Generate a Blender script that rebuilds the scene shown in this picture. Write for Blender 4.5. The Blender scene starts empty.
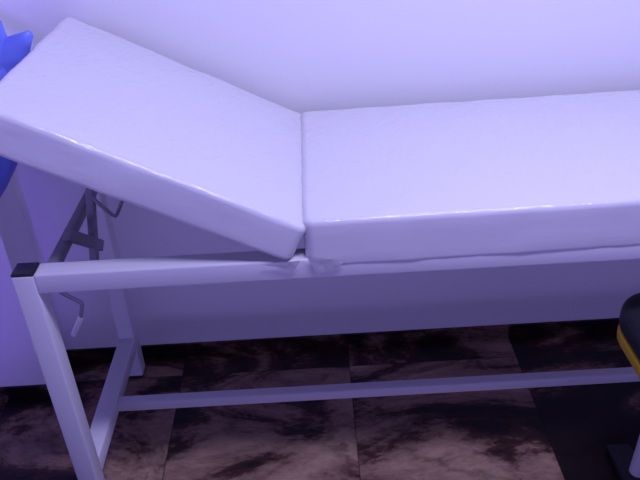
import bpy, bmesh, math, random
from mathutils import Vector, Matrix, noise
random.seed(4)
S = bpy.context.scene
COL = S.collection

# ------------------------------------------------------------------ camera, light, exposure
CAM_H = 1.457
cam_d = bpy.data.cameras.new('camera')
cam_d.sensor_fit = 'HORIZONTAL'; cam_d.sensor_width = 36.0
cam_d.lens = 722.0 / 640.0 * 36.0
cam_d.clip_start = 0.02
cam = bpy.data.objects.new('camera', cam_d); COL.objects.link(cam)
p, r = math.radians(31.6), math.radians(3.3)
fwd = Vector((0, math.cos(p), -math.sin(p))); up0 = Vector((0, math.sin(p), math.cos(p))); ri0 = Vector((1, 0, 0))
ri = ri0 * math.cos(r) - up0 * math.sin(r); up = up0 * math.cos(r) + ri0 * math.sin(r)
M = Matrix((ri, up, -fwd)).transposed().to_4x4(); M.translation = (0, 0, CAM_H)
cam.matrix_world = M
S.camera = cam

W = bpy.data.worlds.new('room_light'); S.world = W; W.use_nodes = True
wn_ = W.node_tree.nodes; wl_ = W.node_tree.links
wn_['Background'].inputs[0].default_value = (0.33, 0.275, 0.90, 1)     # light coming off the room's other walls
w_tc = wn_.new('ShaderNodeTexCoord'); w_sp = wn_.new('ShaderNodeSeparateXYZ'); w_mr = wn_.new('ShaderNodeMapRange')
wl_.new(w_tc.outputs['Generated'], w_sp.inputs[0]); wl_.new(w_sp.outputs[2], w_mr.inputs['Value'])
for k_, v_ in (('From Min', 0.05), ('From Max', 0.42), ('To Min', 1.58), ('To Max', 0.08)): w_mr.inputs[k_].default_value = v_
wl_.new(w_mr.outputs[0], wn_['Background'].inputs[1])

def area(name, loc, target, size, power, color):
    d = bpy.data.lights.new(name, 'AREA'); d.shape = 'RECTANGLE'; d.size, d.size_y = size; d.energy = power; d.color = color
    o = bpy.data.objects.new(name, d); COL.objects.link(o); o.location = loc
    o.rotation_euler = (Vector(target) - Vector(loc)).to_track_quat('-Z', 'Y').to_euler()
    return o
area('ceiling_lamp', (0.55, 0.66, 2.45), (0.40, 1.3, 0.6), (0.95, 0.16), 36, (0.60, 0.57, 1.0))
def spot(name, loc, target, deg, power, color):
    d = bpy.data.lights.new(name, 'SPOT'); d.energy = power; d.color = color
    d.spot_size = math.radians(deg); d.spot_blend = 0.18; d.shadow_soft_size = 0.12
    o = bpy.data.objects.new(name, d); COL.objects.link(o); o.location = loc
    o.rotation_euler = (Vector(target) - Vector(loc)).to_track_quat('-Z', 'Y').to_euler()
spot('violet_fill_spot', (-1.10, -0.60, 0.22), (-1.31, 1.74, 0.50), 31, 38, (0.20, 0.07, 1.0))  # unseen spot, added to tint the projecting wall and the strip beside it
spot('violet_fill_spot', (-1.10, -0.60, 2.40), (-1.27, 1.74, 1.22), 31, 75, (0.30, 0.14, 1.0))  # second added spot, tints the wall above the bag's shadow

S.view_settings.view_transform = 'Standard'; S.view_settings.look = 'None'
S.view_settings.gamma = 1.0; S.view_settings.use_curve_mapping = False
S.view_settings.exposure = 0.0

# ------------------------------------------------------------------ materials
def mat(name, color, rough=0.5, metal=0.0, coat=0.0, bump=None, spec=0.5, alpha=None):
    m = bpy.data.materials.new(name); m.use_nodes = True
    nt = m.node_tree; b = nt.nodes['Principled BSDF']
    b.inputs['Base Color'].default_value = (*color, 1); b.inputs['Roughness'].default_value = rough
    b.inputs['Metallic'].default_value = metal; b.inputs['Coat Weight'].default_value = coat
    b.inputs['Coat Roughness'].default_value = 0.12
    b.inputs['Specular IOR Level'].default_value = spec
    if alpha is not None: b.inputs['Alpha'].default_value = alpha
    if bump:
        sc, st, det = bump
        tc = nt.nodes.new('ShaderNodeTexCoord'); n = nt.nodes.new('ShaderNodeTexNoise')
        n.inputs['Scale'].default_value = sc; n.inputs['Detail'].default_value = det
        nt.links.new(tc.outputs['Object'], n.inputs['Vector'])
        bp = nt.nodes.new('ShaderNodeBump'); bp.inputs['Strength'].default_value = st; bp.inputs['Distance'].default_value = 0.01
        nt.links.new(n.outputs['Fac'], bp.inputs['Height']); nt.links.new(bp.outputs['Normal'], b.inputs['Normal'])
    return m

def film_mat():
    m = bpy.data.materials.new('white_vinyl_under_clear_film'); m.use_nodes = True
    nt = m.node_tree; L = nt.links; b = nt.nodes['Principled BSDF']
    b.inputs['Base Color'].default_value = (0.72, 0.72, 0.74, 1); b.inputs['Roughness'].default_value = 0.45
    b.inputs['Specular IOR Level'].default_value = 0.3
    b.inputs['Coat Weight'].default_value = 1.0; b.inputs['Coat Roughness'].default_value = 0.07
    tc = nt.nodes.new('ShaderNodeTexCoord')
    mp = nt.nodes.new('ShaderNodeMapping'); mp.inputs['Scale'].default_value = (1.0, 0.55, 2.2)
    L.new(tc.outputs['Object'], mp.inputs['Vector'])
    n = nt.nodes.new('ShaderNodeTexNoise'); n.inputs['Scale'].default_value = 36; n.inputs['Detail'].default_value = 5
    n.inputs['Distortion'].default_value = 1.4
    L.new(mp.outputs['Vector'], n.inputs['Vector'])
    n2 = nt.nodes.new('ShaderNodeTexNoise'); n2.inputs['Scale'].default_value = 7; n2.inputs['Detail'].default_value = 3
    L.new(mp.outputs['Vector'], n2.inputs['Vector'])
    ad = nt.nodes.new('ShaderNodeMath'); ad.operation = 'MULTIPLY_ADD'; ad.inputs[1].default_value = 0.45
    L.new(n.outputs['Fac'], ad.inputs[0]); L.new(n2.outputs['Fac'], ad.inputs[2])
    bp = nt.nodes.new('ShaderNodeBump'); bp.inputs['Strength'].default_value = 0.5; bp.inputs['Distance'].default_value = 0.012
    L.new(ad.outputs[0], bp.inputs['Height'])
    L.new(bp.outputs['Normal'], b.inputs['Coat Normal'])
    bp2 = nt.nodes.new('ShaderNodeBump'); bp2.inputs['Strength'].default_value = 0.03; bp2.inputs['Distance'].default_value = 0.01
    L.new(ad.outputs[0], bp2.inputs['Height']); L.new(bp2.outputs['Normal'], b.inputs['Normal'])
    return m

SEED = 8
def marble_mat(name, ox, oy, size, bright=1.0):
    m = bpy.data.materials.new(name); m.use_nodes = True
    nt = m.node_tree; L = nt.links; b = nt.nodes['Principled BSDF']
    N = nt.nodes.new
    def math_(op, a, c=None, d=None):
        q = N('ShaderNodeMath'); q.operation = op
        for i, v in enumerate((a, c, d)):
            if v is None: continue
            if isinstance(v, (int, float)): q.inputs[i].default_value = v
            else: L.new(v, q.inputs[i])
        return q.outputs[0]
    tc = N('ShaderNodeTexCoord'); sp = N('ShaderNodeSeparateXYZ'); L.new(tc.outputs['Object'], sp.inputs[0])
    u = math_('DIVIDE', math_('SUBTRACT', sp.outputs[0], ox), size)
    v = math_('DIVIDE', math_('SUBTRACT', sp.outputs[1], oy), size)
    iu, iv = math_('FLOOR', u), math_('FLOOR', v)
    cb = N('ShaderNodeCombineXYZ'); cb.inputs[2].default_value = SEED; L.new(iu, cb.inputs[0]); L.new(iv, cb.inputs[1])
    wn = N('ShaderNodeTexWhiteNoise'); wn.noise_dimensions = '3D'; L.new(cb.outputs[0], wn.inputs['Vector'])
    sc = N('ShaderNodeVectorMath'); sc.operation = 'SCALE'; sc.inputs['Scale'].default_value = 7.0
    L.new(wn.outputs['Color'], sc.inputs[0])
    ad = N('ShaderNodeVectorMath'); ad.operation = 'ADD'; L.new(tc.outputs['Object'], ad.inputs[0]); L.new(sc.outputs[0], ad.inputs[1])
    mp = N('ShaderNodeMapping'); mp.inputs['Rotation'].default_value = (0, 0, 0.6); mp.inputs['Scale'].default_value = (0.75, 1.5, 1.2)
    L.new(ad.outputs[0], mp.inputs['Vector'])
    n1 = N('ShaderNodeTexNoise'); n1.inputs['Scale'].default_value = 2.6; n1.inputs['Detail'].default_value = 9
    n1.inputs['Roughness'].default_value = 0.62; n1.inputs['Distortion'].default_value = 1.1
    L.new(mp.outputs['Vector'], n1.inputs['Vector'])
    n2 = N('ShaderNodeTexNoise'); n2.inputs['Scale'].default_value = 26; n2.inputs['Detail'].default_value = 8
    n2.inputs['Distortion'].default_value = 2.0
    L.new(mp.outputs['Vector'], n2.inputs['Vector'])
    f = math_('ADD', math_('MULTIPLY', n1.outputs['Fac'], 0.92), math_('MULTIPLY', n2.outputs['Fac'], 0.15))
    f = math_('ADD', f, math_('MULTIPLY_ADD', wn.outputs['Value'], 0.11, -0.125))
    f = math_('ADD', f, math_('MULTIPLY', math_('COMPARE', iv, 1.0, 0.1), -0.055))  # bed's shade put into the colour: tile row by the wall darkened
    cr = N('ShaderNodeValToRGB'); e = cr.color_ramp.elements
    e[0].position = 0.36; e[0].color = (0.014 * bright, 0.008 * bright, 0.009 * bright, 1)
    e[1].position = 0.68; e[1].color = (0.52 * bright, 0.37 * bright, 0.26 * bright, 1)
    for pos, c in ((0.43, (0.06, 0.026, 0.02)), (0.48, (0.22, 0.13, 0.10)), (0.56, (0.36, 0.235, 0.165))):
        x = e.new(pos); x.color = (*[k * bright for k in c], 1)
    L.new(f, cr.inputs[0])
    vo = N('ShaderNodeTexVoronoi'); vo.feature = 'DISTANCE_TO_EDGE'; vo.inputs['Scale'].default_value = 2.1
    dm = N('ShaderNodeVectorMath'); dm.operation = 'SCALE'; dm.inputs['Scale'].default_value = 0.35; L.new(n1.outputs['Color'], dm.inputs[0])
    da = N('ShaderNodeVectorMath'); da.operation = 'ADD'; L.new(mp.outputs['Vector'], da.inputs[0]); L.new(dm.outputs[0], da.inputs[1])
    L.new(da.outputs[0], vo.inputs['Vector'])
    crack = N('ShaderNodeMapRange'); crack.inputs['From Min'].default_value = 0.0; crack.inputs['From Max'].default_value = 0.03
    crack.inputs['To Min'].default_value = 0.62; crack.inputs['To Max'].default_value = 1.0
    L.new(vo.outputs['Distance'], crack.inputs['Value'])
    # grout lines
    def edge(w):
        fr = math_('FRACT', w); return math_('MINIMUM', fr, math_('SUBTRACT', 1.0, fr))
    g = math_('GREATER_THAN', math_('MINIMUM', edge(u), edge(v)), 0.0035)
    k = math_('MULTIPLY', crack.outputs[0], math_('MULTIPLY_ADD', g, 0.55, 0.45))
    mx = N('ShaderNodeVectorMath'); mx.operation = 'SCALE'; L.new(cr.outputs['Color'], mx.inputs[0]); L.new(k, mx.inputs['Scale'])
    L.new(mx.outputs[0], b.inputs['Base Color'])
    b.inputs['Roughness'].default_value = 0.38; b.inputs['Specular IOR Level'].default_value = 0.25
    return m

M_wall = mat('white_wall_paint', (0.82, 0.82, 0.83), 0.75, bump=(90, 0.03, 3), spec=0.2)
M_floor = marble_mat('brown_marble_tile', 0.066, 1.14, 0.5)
M_base = marble_mat('dark_marble_skirting', 0.066, 1.14, 0.5, 0.55)
M_steel = mat('white_painted_steel', (0.70, 0.70, 0.73), 0.38, bump=(220, 0.03, 2))
M_cap = mat('black_plastic_cap', (0.012, 0.011, 0.016), 0.4, bump=(120, 0.05, 2))
M_film = film_mat()
M_wrap = mat('clear_plastic_film', (0.60, 0.58, 0.66), 0.25, coat=0.6, bump=(60, 0.3, 4), alpha=0.6)
M_grey = mat('grey_painted_steel', (0.24, 0.23, 0.27), 0.45, bump=(200, 0.04, 2))
M_rod = mat('grey_steel_rod', (0.30, 0.29, 0.33), 0.45, 0.3, bump=(200, 0.05, 2))
M_tip = mat('pale_rod_grip', (0.80, 0.79, 0.80), 0.4, bump=(150, 0.05, 2))
M_bag = mat('blue_plastic', (0.17, 0.24, 0.80), 0.42, bump=(26, 0.5, 4), spec=0.4)
M_black = mat('black_vinyl', (0.010, 0.011, 0.018), 0.5, bump=(160, 0.15, 4))
M_yellow = mat('yellow_vinyl', (0.55, 0.36, 0.015), 0.55, bump=(120, 0.15, 4))

# ------------------------------------------------------------------ helpers
def link(name, bm, m, parent=None, smooth=True, sharp=math.radians(38)):
    me = bpy.data.meshes.new(name)
    bmesh.ops.recalc_face_normals(bm, faces=bm.faces[:])
    if smooth:
        for f in bm.faces: f.smooth = True
    bm.to_mesh(me); bm.free()
    if smooth: me.set_sharp_from_angle(angle=sharp)
    me.materials.append(m)
    o = bpy.data.objects.new(name, me); COL.objects.link(o)
    if parent:
        o.parent = parent
    return o

def box(bm, x0, x1, y0, y1, z0, z1, bev=0.0, seg=3):
    vs = [bm.verts.new((x, y, z)) for x in (x0, x1) for y in (y0, y1) for z in (z0, z1)]
    idx = ((0, 1, 3, 2), (4, 6, 7, 5), (0, 4, 5, 1), (2, 3, 7, 6), (0, 2, 6, 4), (1, 5, 7, 3))
    fs = [bm.faces.new([vs[i] for i in f]) for f in idx]
    if bev:
        es = list({e for f in fs for e in f.edges})
        bmesh.ops.bevel(bm, geom=es, offset=bev, segments=seg, profile=0.5, affect='EDGES')
    return bm

def steel(name, x0, x1, y0, y1, z0, z1, parent, m=None, bev=0.004):
    return link(name, box(bmesh.new(), x0, x1, y0, y1, z0, z1, bev), m or M_steel, parent)

def tube(bm, pts, rad, n=10, cap=True):
    pts = [Vector(q) for q in pts]; rings = []
    ref = Vector((0.3, 0.9, 0.2)).normalized()
    for i, q in enumerate(pts):
        t = ((pts[min(i + 1, len(pts) - 1)] - q).normalized() + (q - pts[max(i - 1, 0)]).normalized()).normalized()
        a = t.cross(ref).normalized(); b = t.cross(a)
        rr = rad[i] if isinstance(rad, (list, tuple)) else rad
        rings.append([bm.verts.new(q + (a * math.cos(k * 2 * math.pi / n) + b * math.sin(k * 2 * math.pi / n)) * rr) for k in range(n)])
    for A, B in zip(rings, rings[1:]):
        for k in range(n): bm.faces.new((A[k], A[(k + 1) % n], B[(k + 1) % n], B[k]))
    if cap: bm.faces.new(rings[0]); bm.faces.new(rings[-1][::-1])
    return bm

def axis(h, r, n_mid, n_r=6):
    out = [-h + r * (1 - math.cos(k / n_r * math.pi / 2)) for k in range(n_r)]
    m = [-h + r + (2 * h - 2 * r) * k / n_mid for k in range(n_mid + 1)]
    return out + m + [-q for q in reversed(out)]

def soft_box(lx, ly, lz, rp, re, nx=40, ny=20, nz=4, amp=0.0, crown=0.0, seed=0.0):
    """A cushion: plan corners of radius rp, edges of radius re, slightly crowned and wrinkled."""
    hx, hy, hz = lx / 2, ly / 2, lz / 2
    X, Y, Z = axis(hx, rp, nx), axis(hy, rp, ny), axis(hz, re, nz)
    bm = bmesh.new(); grid = {}
    I, J, K = len(X), len(Y), len(Z)
    def place(i, j, k):
        q = Vector((X[i], Y[j], Z[k]))
        c = Vector((max(-hx + rp, min(hx - rp, q.x)), max(-hy + rp, min(hy - rp, q.y)), 0))
        cz = max(-hz + re, min(hz - re, q.z))
        d = Vector((q.x - c.x, q.y - c.y, 0)); dl = d.length
        m = max(abs(d.x), abs(d.y))
        dirp = d / dl if dl > 1e-9 else Vector((0, 0, 0))
        rad = m                                       # concentric rings -> round corner
        dz = q.z - cz
        # round the edge: treat (rad - (rp-re)) and dz as a square patch mapped on a quarter circle
        a = rad - (rp - re)
        if a > 0 and abs(dz) > 1e-9:
            mm = max(a, abs(dz)); l = math.hypot(a, dz)
            a, dz = a * mm / l, dz * mm / l
            rad = (rp - re) + a
        v = c + dirp * rad; v.z = cz + dz
        side = v.z / hz
        cx = (1 - (v.x / hx) ** 4) * (1 - (v.y / hy) ** 4)
        v.z += crown * max(0, side) * max(0, cx)
        if amp:
            s = Vector((v.x * 9, v.y * 9, v.z * 16 + seed))
            w = noise.noise(s) * 0.6 + noise.noise(s * 2.7) * 0.4
            edge = 1.0 if abs(v.y) > hy - 2.2 * re or abs(v.x) > hx - 2.2 * re else 0.35
            out = (dirp if dirp.length else Vector((0, 0, 0))) * 0.7 + Vector((0, 0, 1 if side > 0 else -1)) * 0.6
            v += out * (w * amp * edge)
        return v
    def V(i, j, k):
        if (i, j, k) not in grid: grid[(i, j, k)] = bm.verts.new(place(i, j, k))
        return grid[(i, j, k)]
    for i in range(I - 1):
        for j in range(J - 1):
            for k in (0, K - 1): bm.faces.new((V(i, j, k), V(i + 1, j, k), V(i + 1, j + 1, k), V(i, j + 1, k)))
    for k in range(K - 1):
        for i in range(I - 1):
            for j in (0, J - 1): bm.faces.new((V(i, j, k), V(i + 1, j, k), V(i + 1, j, k + 1), V(i, j, k + 1)))
        for j in range(J - 1):
            for i in (0, I - 1): bm.faces.new((V(i, j, k), V(i, j + 1, k), V(i, j + 1, k + 1), V(i, j, k + 1)))
    return bm

def empty(name, loc, label, cat):
    o = bpy.data.objects.new(name, None); COL.objects.link(o); o.location = loc
    o.empty_display_size = 0.1
    o['label'] = label; o['category'] = cat
    return o

def keep(o, parent):
    """child built in room coordinates under an empty that has its own base point"""
    o.parent = parent
    o.matrix_parent_inverse = Matrix.Translation(-parent.location)
    return o

# ------------------------------------------------------------------ the room
YW = 1.742            # back wall
XP, YP = -0.808, 1.590  # the wall's projecting part on the left
def struct(name, bm, m, smooth=False):
    o = link(name, bm, m, None, smooth); o['kind'] = 'structure'; return o
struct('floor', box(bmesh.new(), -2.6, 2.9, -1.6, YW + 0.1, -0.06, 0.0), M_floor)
struct('wall_back', box(bmesh.new(), XP, 2.9, YW, YW + 0.1, 0.0, 2.75), M_wall)
struct('wall_left', box(bmesh.new(), -2.6, XP, YP, YW + 0.1, 0.0, 2.75), M_wall)
BH = 0.042
struct('baseboard_back', box(bmesh.new(), XP + 0.008, 2.9, YW - 0.008, YW, 0.0, BH, 0.0), M_base)
b = bmesh.new(); box(b, -2.6, XP + 0.008, YP - 0.008, YP, 0.0, BH); box(b, XP, XP + 0.008, YP, YW, 0.0, BH)
struct('baseboard_left', b, M_base)

# ------------------------------------------------------------------ the treatment bed
T = 0.045
X0, X1 = -0.5957, 1.245       # outer end faces of the frame
YN, YF = 1.1548, 1.685        # near and far faces of the frame
ZR = 0.704                    # top of the rails
bed = empty('treatment_bed', (0.33, 1.42, 0.0), 'white treatment bed with film wrapped cushions, its head end tilted up', 'bed')
def part(o): return keep(o, bed)
for sx in (0, 1):
    for sy in (0, 1):
        xa = X0 if sx == 0 else X1 - T
        ya = YN if sy == 0 else YF - T
        leg = part(link('leg', box(bmesh.new(), xa, xa + T, ya, ya + T, 0.008, ZR - 0.002, 0.004), M_steel))
        cap = link('end_cap', box(bmesh.new(), xa + 0.001, xa + T - 0.001, ya + 0.001, ya + T - 0.001, ZR - 0.004, ZR + 0.003, 0.002), M_cap, leg)
        cap['label'] = 'black plastic end cap'
        ft = link('rubber_foot', box(bmesh.new(), xa + 0.001, xa + T - 0.001, ya + 0.001, ya + T - 0.001, 0.0, 0.009, 0.002), M_cap, leg)
        ft['label'] = 'black rubber foot'
for ya in (YN, YF - T):
    part(steel('side_rail', X0 + T - 0.001, X1 - T + 0.001, ya, ya + T, ZR - T, ZR, None))
part(steel('end_rail', X1 - T + 0.007, X1 - 0.007, YN + T - 0.001, YF - T + 0.001, ZR - T + 0.002, ZR - 0.002, None))
for xa in (X0, X1 - T):
    part(steel('bottom_crossbar', xa, xa + T, YN + T - 0.001, YF - T + 0.001, 0.108, 0.153, None))
ym = (YN + YF) / 2 - 0.02
part(steel('stretcher', X0 + T - 0.001, X1 - T + 0.001, ym - 0.015, ym + 0.015, 0.114, 0.143, None))

# seat section
SX0, SX1, SZ0, SZ1 = -0.030, 1.262, 0.682, 0.789
seat = part(link('seat_cushion', soft_box(SX1 - SX0, 0.556, SZ1 - SZ0, 0.020, 0.013, 60, 24, 4, 0.0035, 0.002, 3.1), M_film, None, True, math.radians(80)))
seat.location = ((SX0 + SX1) / 2, 1.4305, (SZ0 + SZ1) / 2 + 0.005); seat.rotation_euler = (0, math.radians(-0.45), 0)
# tilted head section
ang = math.radians(27.6)
HT = 0.084
u = Vector((-math.cos(ang), 0, math.sin(ang))); nn = Vector((math.sin(ang), 0, math.cos(ang)))
s0, s1 = -0.2135, 0.394
c = Vector((-0.2078, 1.4335, 0.8721)) + u * ((s0 + s1) / 2) - nn * HT / 2
head = part(link('headrest', soft_box(s1 - s0, 0.572, HT, 0.020, 0.012, 34, 24, 4, 0.0035, 0.002, 8.4), M_film, None, True, math.radians(80)))
head.location = c; head.rotation_euler = (0, ang, 0)

# loose corners of the clear film hanging over the near rail at the hinge
def flap(pts, top_y):
    bm = bmesh.new()
    vs = [bm.verts.new(q) for q in pts]
    f = bm.faces.new(vs)
    bmesh.ops.triangulate(bm, faces=[f])
    bmesh.ops.subdivide_edges(bm, edges=bm.edges[:], cuts=3, use_grid_fill=True)
    for v in bm.verts: v.co.y += 0.0015 * noise.noise(v.co * 60)
    g = bmesh.ops.extrude_face_region(bm, geom=bm.faces[:])
    for v in g['geom']:
        if isinstance(v, bmesh.types.BMVert): v.co.y -= 0.0006
    return bm
for cush, pts in ((head, ((-0.115, 1.149, 0.703), (-0.040, 1.147, 0.708), (-0.050, 1.148, 0.690), (-0.058, 1.149, 0.681), (-0.085, 1.149, 0.694))),
                  (seat, ((-0.026, 1.150, 0.712), (0.045, 1.149, 0.700), (0.026, 1.149, 0.683), (0.004, 1.149, 0.677), (-0.010, 1.149, 0.672)))):
    w = link('film_corner', flap(pts, 0), M_wrap)
    w['label'] = 'loose corner of clear plastic film'
    part(w)

# head section support: bar across the frame, post, brace and bent rods
part(steel('support_bar', -0.541, -0.520, YN + T - 0.001, YF - T + 0.001, ZR - 0.026, ZR - 0.004, None, M_grey, 0.003))
def strut(name, a, b, w, h):
    a, b = Vector(a), Vector(b); L = (b - a).length / 2
    o = part(link(name, box(bmesh.new(), -L, L, -w / 2, w / 2, -h / 2, h / 2, 0.0025), M_grey))
    o.location = (a + b) / 2; o.rotation_euler = (b - a).to_track_quat('X', 'Z').to_euler(); return o
strut('support_post', (-0.494, 1.415, 0.752), (-0.506, 1.345, 0.560), 0.017, 0.017)
strut('support_brace', (-0.5195, 1.285, 0.715), (-0.496, 1.402, 0.613), 0.014, 0.026)
rod = part(link('ratchet_rod', tube(bmesh.new(), ((-0.492, 1.404, 0.738), (-0.484, 1.402, 0.728), (-0.455, 1.400, 0.692), (-0.448, 1.400, 0.688), (-0.443, 1.400, 0.694), (-0.427, 1.400, 0.724), (-0.418, 1.400, 0.742)), 0.0042), M_rod))
rod['label'] = 'grey bent steel rod'
lev = part(link('release_lever', tube(bmesh.new(), ((-0.568, 1.25, 0.660), (-0.566, 1.262, 0.600), (-0.550, 1.27, 0.575), (-0.5225, 1.27, 0.553), (-0.5205, 1.27, 0.547), (-0.531, 1.27, 0.512)), 0.0045), M_rod))
lev['label'] = 'thin bent release lever'
tip = link('lever_grip', tube(bmesh.new(), ((-0.530, 1.27, 0.516), (-0.532, 1.27, 0.511), (-0.557, 1.27, 0.466), (-0.558, 1.27, 0.463)), (0.004, 0.0068, 0.0068, 0.004)), M_tip, lev)
tip['label'] = 'pale grip at the lever end'

# ------------------------------------------------------------------ blue bag behind the head end
def bag():
    bm = bmesh.new(); n = 40
    # (z, centre x, half width x, half depth y)
    prof = ((0.672, -0.785, 0.010, 0.008), (0.678, -0.784, 0.024, 0.018), (0.69, -0.780, 0.036, 0.026), (0.72, -0.768, 0.048, 0.036), (0.775, -0.750, 0.068, 0.044),
            (0.84, -0.738, 0.082, 0.048), (0.90, -0.732, 0.092, 0.050), (0.955, -0.728, 0.100, 0.048), (0.99, -0.724, 0.104, 0.040), (1.012, -0.716, 0.098, 0.028), (1.020, -0.71, 0.070, 0.014), (1.014, -0.71, 0.030, 0.006))
    rings = []
    for z, cx, hx, hy in prof:
        ring = []
        for k in range(n):
            a = 2 * math.pi * k / n
            fold = 1 + 0.10 * math.sin(5 * a + z * 9) + 0.07 * math.sin(9 * a - z * 17) + 0.06 * noise.noise(Vector((math.cos(a) * 3, math.sin(a) * 3, z * 14)))
            ring.append(bm.verts.new((cx + hx * math.cos(a) * (0.6 + 0.4 * fold), 1.505 + hy * math.sin(a) * fold, z)))
        rings.append(ring)
    for A, B in zip(rings, rings[1:]):
        for k in range(n): bm.faces.new((A[k], A[(k + 1) % n], B[(k + 1) % n], B[k]))
    bm.faces.new(rings[0]); bm.faces.new(rings[-1][::-1])
    return bm
bg = empty('plastic_bag', (-0.72, 1.50, 0.672), 'crumpled blue plastic bag hanging behind the raised end of the bed', 'bag')
o = link('bag_body', bag(), M_bag, None, True, math.radians(70)); keep(o, bg)
def ear(pts, wid):
    bm = tube(bmesh.new(), pts, wid, 16)
    for v in bm.verts:
        v.co.y = 1.505 + (v.co.y - 1.505) * 0.5
        q = v.co * 28
        v.co += Vector((noise.noise(q), 0, noise.noise(q + Vector((9, 3, 1))))) * 0.007
    return bm
keep(link('bag_handle', ear(((-0.705, 1.505, 0.970), (-0.674, 1.505, 1.030), (-0.650, 1.505, 1.068), (-0.645, 1.508, 1.092), (-0.690, 1.530, 1.130), (-0.770, 1.560, 1.190), (-0.812, 1.588, 1.200)), (0.070, 0.058, 0.038, 0.022, 0.018, 0.016, 0.010)), M_bag, None, True, math.radians(70)), bg)
keep(link('bag_handle', ear(((-0.690, 1.505, 0.985), (-0.655, 1.505, 1.002), (-0.628, 1.503, 1.020), (-0.608, 1.500, 1.040), (-0.587, 1.498, 1.058), (-0.567, 1.498, 1.070)), (0.044, 0.040, 0.034, 0.028, 0.019, 0.008)), M_bag, None, True, math.radians(70)), bg)

# ------------------------------------------------------------------ stool at the right edge
SXc, SYc, SH = 0.812, 1.085, 0.505
st = empty('stool', (SXc, SYc, 0.0), 'low stool with black padded seat and yellow sides, beside the bed at right', 'stool')
o = link('seat', soft_box(0.372, 0.372, 0.058, 0.090, 0.020, 16, 16, 3, 0.0, 0.006), M_black, None, True, math.radians(80)); o.location = (SXc, SYc, SH - 0.029); keep(o, st); o['label'] = 'black padded seat top'
o = link('seat_side', soft_box(0.370, 0.370, 0.034, 0.090, 0.010, 16, 16, 3), M_yellow, None, True, math.radians(80)); o.location = (SXc, SYc, SH - 0.070); keep(o, st); o['label'] = 'yellow side band'
for sx in (-1, 1):
    rn = keep(link('runner', box(bmesh.new(), SXc + sx * 0.088 - 0.030, SXc + sx * 0.088 + 0.030, SYc - 0.185, SYc + 0.180, 0.0, 0.024, 0.006), M_cap), st)
    rn['label'] = 'black floor runner'
    for sy in (-1, 1):
        bm = tube(bmesh.new(), ((SXc + sx * 0.066, SYc + sy * 0.080, SH - 0.082), (SXc + sx * 0.076, SYc + sy * 0.090, 0.022)), 0.019, 18)
        lg = keep(link('leg', bm, M_steel), st)
